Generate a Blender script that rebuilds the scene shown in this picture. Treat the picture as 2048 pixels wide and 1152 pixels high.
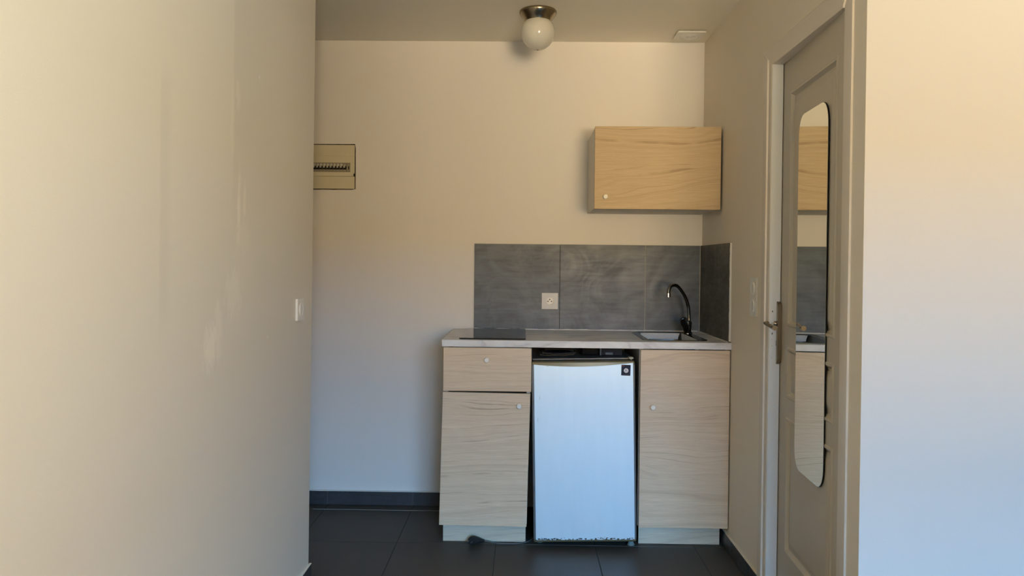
import bpy, bmesh, math, random
from mathutils import Vector, Matrix, noise
random.seed(7)
S = bpy.context.scene
C = S.collection
for o in list(bpy.data.objects):
    bpy.data.objects.remove(o)

# ------------------------------------------------------------------ camera
cam = bpy.data.cameras.new('camera')
cam_o = bpy.data.objects.new('camera', cam); C.objects.link(cam_o)
YAW, PITCH, ROLL, CAMZ = -0.0148, -0.0118, -0.0101, 1.31
fwd = Vector((math.sin(YAW), math.cos(YAW), 0)); rgt = Vector((math.cos(YAW), -math.sin(YAW), 0)); up = Vector((0, 0, 1))
f2 = fwd*math.cos(PITCH) + up*math.sin(PITCH)
u2 = up*math.cos(PITCH) - fwd*math.sin(PITCH)
ix = rgt*math.cos(ROLL) - u2*math.sin(ROLL)
iy = rgt*math.sin(ROLL) + u2*math.cos(ROLL)
m = Matrix((ix, iy, -f2)).transposed().to_4x4()
m.translation = Vector((0, 0, CAMZ))
cam_o.matrix_world = m
cam.sensor_width = 36; cam.lens = 1488.4/2048*36; cam.shift_y = -30.9/2048
cam.clip_start = 0.05; cam.clip_end = 100
S.camera = cam_o

# ------------------------------------------------------------------ world, light, exposure
S.view_settings.view_transform = 'Standard'; S.view_settings.look = 'None'
S.view_settings.gamma = 1; S.view_settings.use_curve_mapping = False
S.view_settings.exposure = 0.0
w = bpy.data.worlds.new('world'); S.world = w; w.use_nodes = True
w.node_tree.nodes['Background'].inputs[0].default_value = (0.45, 0.62, 1, 1)
w.node_tree.nodes['Background'].inputs[1].default_value = 0.05
def area(name, loc, target, sx, sy, col, e):
    l = bpy.data.lights.new(name, 'AREA'); l.shape = 'RECTANGLE'; l.size = sx; l.size_y = sy
    l.color = col; l.energy = e
    o = bpy.data.objects.new(name, l); C.objects.link(o); o.location = loc
    o.rotation_euler = (Vector(target)-Vector(loc)).to_track_quat('-Z', 'Y').to_euler()
    return o
# daylight beyond the window behind the camera: the sunlit house front across the street, the open sky
# above, and two side lights added to brighten the left wall
def outside(name, x0, x1, z0, z1, col):
    """a rectangle of outdoor light 5.5 m beyond the window, 100 W per square metre times col"""
    k = max(col)
    area(name, ((x0+x1)/2, -8.0, (z0+z1)/2), ((x0+x1)/2, 0, (z0+z1)/2), x1-x0, z1-z0, tuple(c/k for c in col), 100*(x1-x0)*(z1-z0)*k)
outside('terrace_light', -3.0, 2.6, -1.0, 0.9, (2.0, 1.62, 1.10))
outside('facade_light', 0.0, 4.8, 0.9, 2.8, (0.42, 0.25, 0.06))
outside('side_fill_low', 4.8, 10.0, -1.0, 0.9, (4.7, 5.2, 5.0))
outside('side_fill_high', 4.8, 10.0, 0.9, 6.0, (2.0, 1.32, 0.40))
outside('sky_light', -3.0, 4.8, 2.8, 6.0, (0.20, 1.15, 2.40))

# ------------------------------------------------------------------ helpers
def setp(o, label=None, cat=None, group=None, kind=None):
    if label: o['label'] = label
    if cat: o['category'] = cat
    if group: o['group'] = group
    if kind: o['kind'] = kind
    return o
def thing(name, label, cat, loc, rotz=0, roty=0, group=None):
    o = bpy.data.objects.new(name, None); C.objects.link(o)
    o.location = loc; o.rotation_euler = (0, roty, rotz); o.empty_display_size = .05
    return setp(o, label, cat, group)
def root_of(o):
    while o.parent: o = o.parent
    return o
LOCAL = set()      # roots whose parts are written in the root's own coordinates
def obj(name, bm, mat, parent=None, smooth=None, label=None, origin=None):
    """one mesh object; vertices are given in world coordinates unless the root is in LOCAL"""
    me = bpy.data.meshes.new(name)
    off = Vector((0, 0, 0))
    if parent:
        r = root_of(parent)
        if r.name not in LOCAL: off = r.location.copy()
    elif origin: off = Vector(origin)
    if off.length: bmesh.ops.translate(bm, verts=bm.verts, vec=-off)
    bmesh.ops.recalc_face_normals(bm, faces=bm.faces)
    bm.to_mesh(me); bm.free()
    if mat: me.materials.append(mat)
    o = bpy.data.objects.new(name, me); C.objects.link(o)
    if parent: o.parent = parent
    elif origin: o.location = origin
    if smooth:
        for p in me.polygons: p.use_smooth = True
        me.set_sharp_from_angle(angle=math.radians(smooth))
    if label: o['label'] = label
    return o
def add_box(bm, x0, x1, y0, y1, z0, z1, bev=0, seg=2):
    r = bmesh.ops.create_cube(bm, size=1)
    vs = r['verts']
    for v in vs:
        v.co = Vector(((x0+x1)/2+v.co.x*(x1-x0), (y0+y1)/2+v.co.y*(y1-y0), (z0+z1)/2+v.co.z*(z1-z0)))
    if bev:
        es = list({e for v in vs for e in v.link_edges})
        bmesh.ops.bevel(bm, geom=es, offset=bev, segments=seg, affect='EDGES', profile=.5)
    return bm
def box(*a, **k): return add_box(bmesh.new(), *a, **k)
def add_prism(bm, pts, d0, d1, plane='xz', bev=0):
    """extrude a closed outline; plane xz -> along y, yz -> along x, xy -> along z"""
    def P(a, b, d):
        return (a, d, b) if plane == 'xz' else (d, a, b) if plane == 'yz' else (a, b, d)
    v0 = [bm.verts.new(P(a, b, d0)) for a, b in pts]; v1 = [bm.verts.new(P(a, b, d1)) for a, b in pts]
    f0 = bm.faces.new(v0); f1 = bm.faces.new(v1[::-1])
    n = len(pts)
    for i in range(n): bm.faces.new((v0[i], v1[i], v1[(i+1) % n], v0[(i+1) % n]))
    if bev:
        bmesh.ops.bevel(bm, geom=list(f0.edges), offset=bev, segments=2, affect='EDGES')
    return bm
def add_lathe(bm, prof, c, axis='z', n=32):
    """prof: (radius, height) list"""
    c = Vector(c); rings = []
    for r, h in prof:
        ring = []
        for i in range(n):
            a = 2*math.pi*i/n; p, q = r*math.cos(a), r*math.sin(a)
            v = Vector((p, q, h)) if axis == 'z' else Vector((p, h, q)) if axis == 'y' else Vector((h, p, q))
            ring.append(bm.verts.new(c+v))
        rings.append(ring)
    for a, b in zip(rings, rings[1:]):
        for i in range(n): bm.faces.new((a[i], a[(i+1) % n], b[(i+1) % n], b[i]))
    bm.faces.new(rings[0][::-1]); bm.faces.new(rings[-1])
    return bm
def lathe(*a, **k): return add_lathe(bmesh.new(), *a, **k)
def catmull(pts, n=6):
    P = [Vector(p) for p in pts]; P = [P[0]*2-P[1]]+P+[P[-1]*2-P[-2]]; out = []
    for i in range(1, len(P)-2):
        for k in range(n):
            t = k/n
            out.append(.5*((2*P[i])+(P[i+1]-P[i-1])*t+(2*P[i-1]-5*P[i]+4*P[i+1]-P[i+2])*t*t+(3*P[i]-P[i-1]-3*P[i+1]+P[i+2])*t**3))
    out.append(P[-2]); return out
def add_tube(bm, pts, rad, n=14, sx=1, sy=1, upv=(0, 0, 1)):
    pts = [Vector(p) for p in pts]; N = len(pts)
    R = rad if isinstance(rad, (list, tuple)) else [rad]*N
    rings = []
    t0 = (pts[1]-pts[0]).normalized(); nrm = t0.cross(Vector(upv))
    if nrm.length < 1e-3: nrm = t0.cross(Vector((1, 0, 0)))
    nrm.normalize(); prev = t0
    for i, p in enumerate(pts):
        t = (pts[min(i+1, N-1)]-pts[max(i-1, 0)]).normalized()
        nrm = prev.rotation_difference(t) @ nrm; prev = t
        b = t.cross(nrm).normalized()
        rings.append([bm.verts.new(p+nrm*math.cos(2*math.pi*k/n)*R[i]*sx+b*math.sin(2*math.pi*k/n)*R[i]*sy) for k in range(n)])
    for a, b in zip(rings, rings[1:]):
        for i in range(n): bm.faces.new((a[i], a[(i+1) % n], b[(i+1) % n], b[i]))
    bm.faces.new(rings[0][::-1]); bm.faces.new(rings[-1])
    return bm
def tube(*a, **k): return add_tube(bmesh.new(), *a, **k)
def rrect(x0, x1, z0, z1, r, n=6):
    out = []
    for cx, cz, a0 in ((x1-r, z1-r, 0), (x0+r, z1-r, 90), (x0+r, z0+r, 180), (x1-r, z0+r, 270)):
        for k in range(n+1):
            a = math.radians(a0+90*k/n); out.append((cx+r*math.cos(a), cz+r*math.sin(a)))
    return out

# ------------------------------------------------------------------ materials
class NT:
    def __init__(s, name):
        s.m = bpy.data.materials.new(name); s.m.use_nodes = True; s.t = s.m.node_tree
        s.b = s.t.nodes['Principled BSDF']
    def n(s, typ, **k):
        nd = s.t.nodes.new(typ)
        for a, v in k.items(): setattr(nd, a, v)
        return nd
    def l(s, a, b): s.t.links.new(a, b)
    def math(s, op, a, b=None, c=None, clamp=False):
        nd = s.n('ShaderNodeMath', operation=op); nd.use_clamp = clamp
        for i, v in enumerate((a, b, c)):
            if v is None: continue
            if isinstance(v, (int, float)): nd.inputs[i].default_value = v
            else: s.l(v, nd.inputs[i])
        return nd.outputs[0]
    def coord(s, scale=(1, 1, 1), loc=(0, 0, 0), rot=(0, 0, 0)):
        tc = s.n('ShaderNodeTexCoord'); mp = s.n('ShaderNodeMapping')
        mp.inputs['Scale'].default_value = scale; mp.inputs['Location'].default_value = loc; mp.inputs['Rotation'].default_value = rot
        s.l(tc.outputs['Object'], mp.inputs[0]); return mp.outputs[0]
    def noise(s, vec, scale=5, detail=4, rough=.5, dist=0, dim='3D'):
        nd = s.n('ShaderNodeTexNoise', noise_dimensions=dim)
        nd.inputs['Scale'].default_value = scale; nd.inputs['Detail'].default_value = detail
        nd.inputs['Roughness'].default_value = rough; nd.inputs['Distortion'].default_value = dist
        if dim == '1D': s.l(vec, nd.inputs['W'])
        else: s.l(vec, nd.inputs['Vector'])
        return nd.outputs[0]
    def ramp(s, f, stops):
        nd = s.n('ShaderNodeValToRGB'); e = nd.color_ramp.elements
        while len(e) < len(stops): e.new(.5)
        for el, (p, c) in zip(e, stops):
            el.position = p; el.color = (*c, 1) if len(c) == 3 else c
        s.l(f, nd.inputs[0]); return nd.outputs[0]
    def mix(s, f, a, b, typ='MIX'):
        nd = s.n('ShaderNodeMix', data_type='RGBA', blend_type=typ)
        for sock, v in ((nd.inputs[0], f), (nd.inputs[6], a), (nd.inputs[7], b)):
            if isinstance(v, (int, float)): sock.default_value = v
            elif isinstance(v, tuple): sock.default_value = (*v, 1)
            else: s.l(v, sock)
        return nd.outputs[2]
    def rng(s, f, a, b, c, d):
        nd = s.n('ShaderNodeMapRange'); s.l(f, nd.inputs[0])
        for i, v in enumerate((a, b, c, d)): nd.inputs[i+1].default_value = v
        return nd.outputs[0]
    def bump(s, h, strength=.1, dist=.002):
        nd = s.n('ShaderNodeBump'); nd.inputs['Strength'].default_value = strength; nd.inputs['Distance'].default_value = dist
        s.l(h, nd.inputs['Height']); s.l(nd.outputs[0], s.b.inputs['Normal'])
    def set(s, **k):
        for a, v in k.items():
            i = s.b.inputs[a.replace('_', ' ')]
            if isinstance(v, (int, float)): i.default_value = v
            elif isinstance(v, tuple): i.default_value = (*v, 1)
            else: s.l(v, i)
        return s
def plain(name, col, rough=.5, metal=0, var=.06, scale=30, **k):
    t = NT(name); nz = t.noise(t.coord(), scale, 3)
    a = tuple(c*(1-var) for c in col); b = tuple(min(1, c*(1+var)) for c in col)
    t.set(Base_Color=t.mix(nz, a, b), Roughness=rough, Metallic=metal, **k)
    return t.m
def paint(name, col, rough=.62, var=.02, bump=.12, patches=None, extra=None):
    t = NT(name); co = t.coord()
    n1 = t.noise(co, 1.7, 3, .5); n2 = t.noise(co, 260, 2, .6); n3 = t.noise(t.coord((3.0, 3.0, .7)), 2.2, 4, .6)
    f = t.math('ADD', t.math('MULTIPLY', n1, .5), t.math('MULTIPLY', n3, .5))
    c = t.mix(f, tuple(x*(1-var) for x in col), tuple(min(1, x*(1+var)) for x in col))
    if extra: c = extra(t, c)
    t.set(Base_Color=c, Roughness=rough); t.b.inputs['Specular IOR Level'].default_value = .25
    t.bump(t.math('ADD', n2, t.math('MULTIPLY', t.noise(co, 60, 2), .5)), bump, .0015)
    return t.m
WHITE = (.84, .81, .765)
GREIGE = (.76, .70, .60)
LEFTC = (.77, .725, .635)
def left_marks(t, c):
    sep = t.n('ShaderNodeSeparateXYZ'); tc = t.n('ShaderNodeTexCoord'); t.l(tc.outputs['Object'], sep.inputs[0])
    Y, Z = sep.outputs[1], sep.outputs[2]
    nz = t.noise(t.coord((1, 9, 3)), 5, 4, .6); nf = t.noise(t.coord((1, 22, 9)), 3, 5, .65)
    # older roller lane, a slightly darker coat that starts on a sharp vertical edge
    wob = t.math('MULTIPLY', t.math('SUBTRACT', nz, .5), .02)
    yy = t.math('ADD', Y, wob)
    edge = t.math('MULTIPLY', t.rng(yy, 2.165, 2.185, 0, 1), t.rng(yy, 2.22, 2.62, 1, 0))
    edge = t.math('MULTIPLY', edge, t.rng(Z, 1.35, 1.7, 0, 1))
    c = t.mix(t.math('MULTIPLY', edge, .5), c, tuple(x*.84 for x in LEFTC))
    e2 = t.math('MULTIPLY', t.rng(yy, 1.735, 1.745, 0, 1), t.rng(yy, 1.77, 1.80, 1, 0))
    e2 = t.math('MULTIPLY', e2, t.math('MULTIPLY', t.rng(Z, 1.1, 1.25, 0, 1), t.rng(Z, 1.7, 1.8, 1, 0)))
    c = t.mix(t.math('MULTIPLY', e2, .4), c, tuple(x*.84 for x in LEFTC))
    # touched-up filler patches, lighter
    for (y, z, ry, rz, s) in ((2.03, 1.07, .045, .07, .75), (2.08, 1.11, .03, .11, .5), (2.19, 1.21, .07, .08, .5), (2.225, 1.47, .014, .15, .65),
                              (2.27, 1.50, .012, .05, .5), (2.21, 1.80, .02, .06, .3), (2.25, 1.38, .07, .06, .2), (2.17, 1.72, .02, .12, .25)):
        a = t.math('DIVIDE', t.math('SUBTRACT', Y, y), ry); b = t.math('DIVIDE', t.math('SUBTRACT', Z, z), rz)
        d = t.math('SQRT', t.math('ADD', t.math('MULTIPLY', a, a), t.math('MULTIPLY', b, b)))
        d = t.math('ADD', d, t.math('MULTIPLY', t.math('SUBTRACT', nf, .5), 2.2))
        c = t.mix(t.math('MULTIPLY', t.rng(d, .45, 1.1, 1, 0), s), c, tuple(min(1, x*1.16) for x in LEFTC))
    for (y, z, ry, rz) in ((2.385, 1.90, .006, .007), (2.49, 1.056, .005, .008)):        # two chips that show white filler
        a = t.math('DIVIDE', t.math('SUBTRACT', Y, y), ry); b = t.math('DIVIDE', t.math('SUBTRACT', Z, z), rz)
        d = t.math('SQRT', t.math('ADD', t.math('MULTIPLY', a, a), t.math('MULTIPLY', b, b)))
        c = t.mix(t.rng(d, .5, .9, .8, 0), c, (.92, .90, .86))
    return c
M = {}
M['wall_back'] = paint('wall_paint_back', WHITE)
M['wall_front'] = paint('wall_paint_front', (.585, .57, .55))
M['wall_left'] = paint('wall_paint_left', LEFTC, extra=left_marks, bump=.16, rough=.5)
M['wall_right'] = paint('wall_paint_right', GREIGE, bump=.16)
M['ceiling'] = paint('ceiling_paint', (.86, .82, .72))
M['trim'] = paint('trim_gloss_paint', (.66, .61, .54), rough=.38, bump=.03, var=.04)
M['jamb'] = paint('jamb_sky_tint_paint', (.69, .705, .71), rough=.4, bump=.05, var=.05)  # white with a little blue sky light mixed into the colour
M['doorleaf'] = paint('door_satin_paint', (.50, .455, .38), rough=.42, bump=.03)

def wood(name, base, seed=0.0, fig=.75):
    t = NT(name); off = (seed*3.1, 0, seed*1.7)
    tint = lambda k: (base[0]*k, base[1]*k**1.25, base[2]*k**1.5)      # darker grain is browner
    big = t.noise(t.coord((.62, 1, 2.4), off), 1.6, 2, .45)
    wob = t.noise(t.coord((2.2, 1, 5), off), 2.2, 3, .5)
    sep = t.n('ShaderNodeSeparateXYZ'); t.l(t.coord((1, 1, 1), off), sep.inputs[0])
    v = t.math('ADD', t.math('ADD', t.math('MULTIPLY', sep.outputs[2], 3.4), t.math('MULTIPLY', big, fig)), t.math('MULTIPLY', wob, .05))
    rings = t.noise(v, 11, 5, .68, dim='1D')
    fine = t.noise(t.coord((3.5, 1, 80), off), 3, 5, .75)
    med = t.noise(t.coord((1.1, 1, 40), off), 3, 4, .6)
    c0 = t.ramp(rings, [(.30, tint(.80)), (.44, tint(.95)), (.58, base), (.8, tuple(min(1, x*1.07) for x in base))])
    c1 = t.mix(t.rng(med, .38, .68, 0, .42), c0, tint(.82))
    c2 = t.mix(t.rng(fine, .36, .70, 0, .55), c1, tint(.72))
    # thin dark annual lines
    ln = t.math('ABSOLUTE', t.math('SUBTRACT', t.noise(v, 3.4, 2, .4, dim='1D'), .5))
    msk = t.math('MULTIPLY', t.rng(ln, .0, .010, 1, 0), t.rng(t.noise(t.coord((2.2, 1, 3), off), 3, 2), .42, .6, .1, 1))
    c3 = t.mix(t.math('MULTIPLY', msk, .7), c2, (base[0]*.46, base[1]*.37, base[2]*.30))
    # a few small knots
    vo = t.n('ShaderNodeTexVoronoi'); vo.inputs['Scale'].default_value = 2.3; t.l(t.coord((1, .01, 2.3), (off[0]+.4, 0, off[2]+.2)), vo.inputs['Vector'])
    c3 = t.mix(t.rng(vo.outputs['Distance'], .008, .04, .35, 0), c3, (base[0]*.5, base[1]*.42, base[2]*.33))
    t.set(Base_Color=c3, Roughness=.48); t.bump(fine, .15, .0006)
    return t.m
WB = (.76, .605, .435)
M['wood_drawer'] = wood('oak_laminate_drawer', WB, 1.3)
M['wood_door'] = wood('oak_laminate_door', WB, 2.7)
M['wood_sink'] = wood('oak_laminate_sink_door', WB, 4.4, 1.0)
M['wood_upper'] = wood('oak_laminate_wall_door', (.62, .475, .285), 6.1, 1.15)
M['wood_plinth'] = wood('oak_laminate_plinth', (.70, .63, .50), 8.2)
M['melamine'] = plain('white_melamine', (.55, .53, .50), .45)
M['melamine_grey'] = plain('grey_melamine', (.66, .62, .55), .5)
M['knob'] = plain('knob_white', (.78, .75, .70), .3)
M['plastic'] = plain('white_plastic', (.80, .78, .74), .3, var=.03)
M['socket'] = plain('socket_grey_plate', (.60, .60, .60), .35, var=.03)
M['grout_mid'] = plain('grout_mid', (.16, .16, .165), .8)
M['plastic_old'] = plain('yellowed_plastic', (.68, .625, .45), .45, var=.05, scale=12)
M['steel_bowl'] = plain('dark_steel_bowl', (.085, .083, .08), .24, 1, var=.15, scale=40)  # sink steel, darker inside the bowl than on the rim
M['chrome'] = plain('chrome', (.62, .60, .58), .12, 1, var=.02)
M['dark_chrome'] = plain('dark_chrome', (.20, .195, .19), .14, 1, var=.05)
M['steel'] = plain('brushed_steel', (.17, .168, .163), .17, 1, var=.08, scale=90)
M['handle'] = plain('worn_nickel', (.30, .25, .195), .2, 1, var=.15, scale=60)
M['brass'] = plain('aged_nickel_canopy', (.30, .25, .175), .24, 1, var=.1)
M['black'] = plain('black_plastic', (.012, .012, .013), .4, Specular_IOR_Level=.12)
M['gap'] = plain('dark_gap', (.02, .012, .008), .9)
M['rubber'] = plain('black_rubber', (.02, .02, .02), .55)
M['cord'] = plain('grey_cord', (.10, .10, .105), .5)
M['pin'] = plain('plug_pin', (.6, .58, .5), .25, 1)
M['opal'] = plain('opal_glass', (.70, .69, .62), .12, var=.01); 
M['hob'] = plain('black_ceramic_glass', (.012, .012, .013), .06, var=.02)
M['paper'] = plain('brown_paper', (.16, .12, .085), .8)
M['bag'] = plain('black_bag', (.006, .006, .008), .55, Specular_IOR_Level=.12)
M['navy'] = plain('navy_box', (.008, .011, .020), .45, Specular_IOR_Level=.12)
M['navy_light'] = plain('grey_blue_card', (.10, .13, .17), .5)
M['trimolive'] = plain('olive_trim', (.185, .155, .088), .36, .3)
M['hinge'] = plain('hinge_beige', (.50, .45, .32), .4)
M['foot'] = plain('green_grey_foot', (.18, .24, .24), .6)
M['sticker'] = plain('sticker_navy', (.018, .022, .045), .4, Specular_IOR_Level=.12)
M['sticker_white'] = plain('sticker_white', (.75, .78, .82), .4)
M['sticker_red'] = plain('sticker_red', (.45, .10, .10), .4)
M['grout'] = plain('grout_light', (.52, .51, .48), .8)
M['grout_dark'] = plain('grout_dark', (.035, .034, .033), .9)
M['silicone'] = plain('silicone_white', (.70, .69, .66), .4)
M['fridge_body'] = plain('fridge_black', (.03, .032, .036), .4, Specular_IOR_Level=.12)
M['fridge_side'] = plain('fridge_door_side', (.17, .175, .185), .32, .5)
def mirror_mat():
    t = NT('mirror_glass'); t.set(Base_Color=t.mix(t.noise(t.coord(), 3, 1), (.80, .82, .78), (.82, .84, .80)), Metallic=1.0, Roughness=.012); return t.m
M['mirror'] = mirror_mat()
def fridge_mat():
    t = NT('silver_fridge_door')
    n = t.noise(t.coord((9, 1, 1.2)), 3, 4, .6)
    sep = t.n('ShaderNodeSeparateXYZ'); t.l(t.coord(), sep.inputs[0])
    chipn = t.noise(t.coord((1, 1, 1.6)), 85, 3, .7)
    low = t.rng(sep.outputs[2], .052, .074, 1, 0)
    along = t.noise(t.coord((1, .01, .01)), 14, 2)
    chip = t.math('GREATER_THAN', t.math('ADD', t.math('ADD', t.math('MULTIPLY', low, .27), t.math('MULTIPLY', chipn, .5)), t.math('MULTIPLY', along, .16)), .612)
    c = t.mix(n, (.62, .75, .83), (.70, .83, .90))
    # two short dark scuffs near the left edge
    for (x, z, rx, rz) in ((.098, .70, .0016, .010), (.088, .60, .0014, .012), (.135, .845, .006, .0015)):
        a = t.math('DIVIDE', t.math('SUBTRACT', sep.outputs[0], x-.2975), rx); b = t.math('DIVIDE', t.math('SUBTRACT', sep.outputs[2], z), rz)
        d = t.math('SQRT', t.math('ADD', t.math('MULTIPLY', a, a), t.math('MULTIPLY', b, b)))
        c = t.mix(t.rng(d, .5, 1.2, .5, 0), c, (.3, .32, .34))
    c = t.mix(chip, c, (.05, .045, .04))
    t.set(Base_Color=c, Roughness=t.rng(n, 0, 1, .40, .50), Metallic=.55)
    return t.m
M['fridge'] = fridge_mat()
def marble():
    t = NT('marble_laminate'); co = t.coord((1, 1, 1))
    a = t.noise(t.coord((1.0, 2.2, 2.2), (0, 0, 0), (0, .5, .6)), 2.6, 5, .5, .8)
    v = t.math('ABSOLUTE', t.math('SUBTRACT', a, .5))
    c = t.ramp(v, [(.0, (.50, .50, .52)), (.02, (.62, .62, .64)), (.09, (.71, .71, .72)), (.3, (.76, .765, .78))])
    t.set(Base_Color=c, Roughness=.33); return t.m
M['marble'] = marble()
def slate(name, col, smear=True):
    t = NT(name); co = t.coord((1, 1, 1))
    a = t.noise(co, 4.5, 5, .62, 2.2); b = t.noise(t.coord((.6, 1, 5)), 9, 4, .6, .8)
    f = t.math('ADD', t.math('MULTIPLY', a, .6), t.math('MULTIPLY', b, .4))
    c = t.mix(t.rng(f, .36, .68, 0, 1), tuple(x*.74 for x in col), tuple(x*1.42 for x in col))
    t.set(Base_Color=c, Roughness=t.rng(f, .35, .65, .50, .34)); t.bump(t.noise(co, 120, 3), .06, .001); return t.m
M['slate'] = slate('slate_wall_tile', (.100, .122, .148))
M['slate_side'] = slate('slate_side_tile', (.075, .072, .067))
M['baseboard'] = slate('baseboard_tile', (.046, .045, .050))
def floor_mat():
    t = NT('anthracite_floor_tile'); co = t.coord()
    a = t.noise(co, 3, 4, .6); b = t.noise(co, 220, 2, .5); d = t.noise(co, 38, 4, .75)
    c = t.mix(a, (.056, .047, .039), (.074, .063, .052))
    c = t.mix(t.rng(d, .715, .74, 0, .5), c, (.30, .30, .29))
    t.b.inputs['Specular IOR Level'].default_value = .3; t.set(Base_Color=c, Roughness=.5); t.bump(b, .12, .001); return t.m
M['floor'] = floor_mat()

# ------------------------------------------------------------------ setting
R, L, B, CZ = .957, -.857, 4.0, 2.5
YF = 2.109            # the wall facing the camera on the right
YL = 3.014            # far corner of the left wall
def struct(name, bm, mat, parent=None, smooth=None):
    o = obj(name, bm, mat, parent, smooth)
    if not parent: o['kind'] = 'structure'
    return o
struct('ceiling', box(-2.1, 3.1, -2.6, 4.15, CZ, CZ+.1), M['ceiling'])
struct('wall_back', box(-2.1, 3.1, B, B+.15, 0, CZ), M['wall_back'])
bm = box(-2.1, L, -2.5, YL, 0, CZ, bev=.004)
for v in bm.verts:
    if v.co.x > -1.5: v.co.x += (v.co.z-1.15)*.0058       # the old wall is a little out of plumb
struct('wall_left', bm, M['wall_left'])
struct('wall_hallway', box(-2.1, -2.0, YL, B, 0, CZ), M['wall_back'])
# right wall with the door opening
DY0, DY1, DZ = 2.196, 2.94, 2.11
bm = bmesh.new()
add_box(bm, R, R+.075, YF+.0005, DY0, 0, CZ); add_box(bm, R, R+.075, DY1, B, 0, CZ); add_box(bm, R, R+.075, DY0, DY1, DZ, CZ)
struct('wall_right', bm, M['wall_right'])
struct('wall_front', box(R+.0004, 3.0, YF, YF+.085, 0, CZ), M['wall_front'])
struct('wall_bathroom', box(2.4, 2.5, YF+.08, B, 0, CZ), M['wall_back'])
struct('wall_side', box(3.0, 3.1, -2.5, YF+.08, 0, CZ), M['wall_front'])
# window wall behind the camera
WX0, WX1, WZ0, WZ1 = .35, 2.15, .75, 2.25
bm = bmesh.new()
add_box(bm, -2.1, WX0, -2.6, -2.5, 0, CZ); add_box(bm, WX1, 3.1, -2.6, -2.5, 0, CZ)
add_box(bm, WX0, WX1, -2.6, -2.5, 0, WZ0); add_box(bm, WX0, WX1, -2.6, -2.5, WZ1, CZ)
struct('wall_window', bm, M['wall_front'])
bm = bmesh.new()
for x in (WX0+.03, (WX0+WX1)/2, WX1-.03): add_box(bm, x-.03, x+.03, -2.58, -2.53, WZ0, WZ1)
for z in (WZ0+.03, WZ1-.03): add_box(bm, WX0, WX1, -2.578, -2.532, z-.03, z+.03)
win = struct('window_1', bm, M['trim'])
# floor of large anthracite tiles
fl = struct('floor', box(-2.1, 3.1, -2.6, 4.15, -.06, -.0015), M['grout_dark'])
TX, TY0, PX, PY, J = -.577, 3.46, .4625, .453, .0035
cache = {}
def floor_tile(x0, x1, y0, y1):
    key = (round(x1-x0, 4), round(y1-y0, 4))
    if key not in cache:
        bm = box(0, x1-x0, 0, y1-y0, -.01, 0, bev=.0008, seg=1)
        o = obj('tile', bm, M['floor'], fl); cache[key] = o.data
    else:
        o = bpy.data.objects.new('tile', cache[key]); C.objects.link(o); o.parent = fl
    o.location = (x0, y0, 0)
for i in range(-4, 8):
    for j in range(-14, 3):
        x0, x1 = TX+i*PX, TX+(i+1)*PX; y0, y1 = TY0+j*PY, TY0+(j+1)*PY
        y1c = min(y1, B); y0c = max(y0, -2.5); x0c, x1c = max(x0, -2.0), min(x1, 3.0)
        if y1c-y0c < .01 or x1c-x0c < .01: continue
        if x1 < L and y1 < YL: continue
        if x0 > 2.4 and y0 > YF: continue
        floor_tile(x0c+J/2, x1c-J/2, y0c+J/2, y1c-(J/2 if y1c < B else 0))
obj('joint_filler', box(-1.10, -.40, TY0+PY-.0014, TY0+PY+.0014, -.01, .0004), M['grout'], fl)
obj('joint_filler', box(-.11, .80, TY0-.0012, TY0+.0012, -.01, .0002), M['grout_mid'], fl)
# baseboards made of cut tiles
BH = .0737
def baseboard(name, axis, cuts, fixed0, fixed1, m=None):
    lo, hi = cuts[0], cuts[-1]
    def bx(a, b, z0, z1, q0=fixed0, q1=fixed1, bev=0):
        return box(a, b, q0, q1, z0, z1, bev=bev) if axis == 'x' else box(q0, q1, a, b, z0, z1, bev=bev)
    s = (fixed1-fixed0)*.25
    root = struct(name, bx(lo, hi, .002, BH-.001, fixed0+s*.5, fixed1-s*.0), M['grout_mid'])
    for a, b in zip(cuts, cuts[1:]):
        obj('tile', bx(a+.0008, b-.0008, .0006, BH-.0005, bev=.0008), M['baseboard'], root)
    return root
baseboard('baseboard_back', 'x', [-2.0, -1.507, -1.044, -.582, -.372], B-.0105, B-.0003)
bm = box(-2.0, -.37, B-.0125, B-.0005, BH, BH+.0035); struct('trim_1', bm, M['silicone'])
bb = struct('baseboard_right', box(R-.009, R-.0003, 2.975, 3.985, .002, BH-.001), M['grout_dark'])
for a, b in ((2.975, 3.065), (3.068, 3.515), (3.518, 3.985)):
    obj('tile', box(R-.0105, R-.0003, a, b, .0035, BH-.0005, bev=.0008), M['baseboard'], bb)
struct('trim_2', box(R-.0107, R-.0002, 2.975, 3.985, BH, BH+.0012), M['wall_right'])
LB = L-.0064
bl = struct('baseboard_left', box(LB+.0003, LB+.008, -2.49, YL+.008, .002, BH-.001), M['grout_dark'])
y = YL+.0095
while y > -2.45:
    y2 = max(y-.455, -2.49)
    obj('tile', box(LB+.0003, LB+.0088, y2+.0015, y, .0035, BH-.0005, bev=.0008), M['baseboard'], bl); y = y2
struct('trim_3', box(LB+.0002, LB+.0092, -2.49, YL+.0105, BH, BH+.0018), M['wall_left'])
bh = struct('baseboard_hallway', box(-2.0, L-.002, YL+.0003, YL+.009, .002, BH-.001), M['grout_dark'])
for a, b in ((-2.0, -1.77), (-1.767, -1.313), (-1.31, L)):
    obj('tile', box(a, b-.001, YL+.0003, YL+.0098, .0035, BH-.0005, bev=.0008), M['baseboard'], bh)

# ------------------------------------------------------------------ door in the right wall
door = bpy.data.objects.new('door_1', None); C.objects.link(door); door['kind'] = 'structure'
door.location = (R, 2.53, 0)
X0 = .9455
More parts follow.
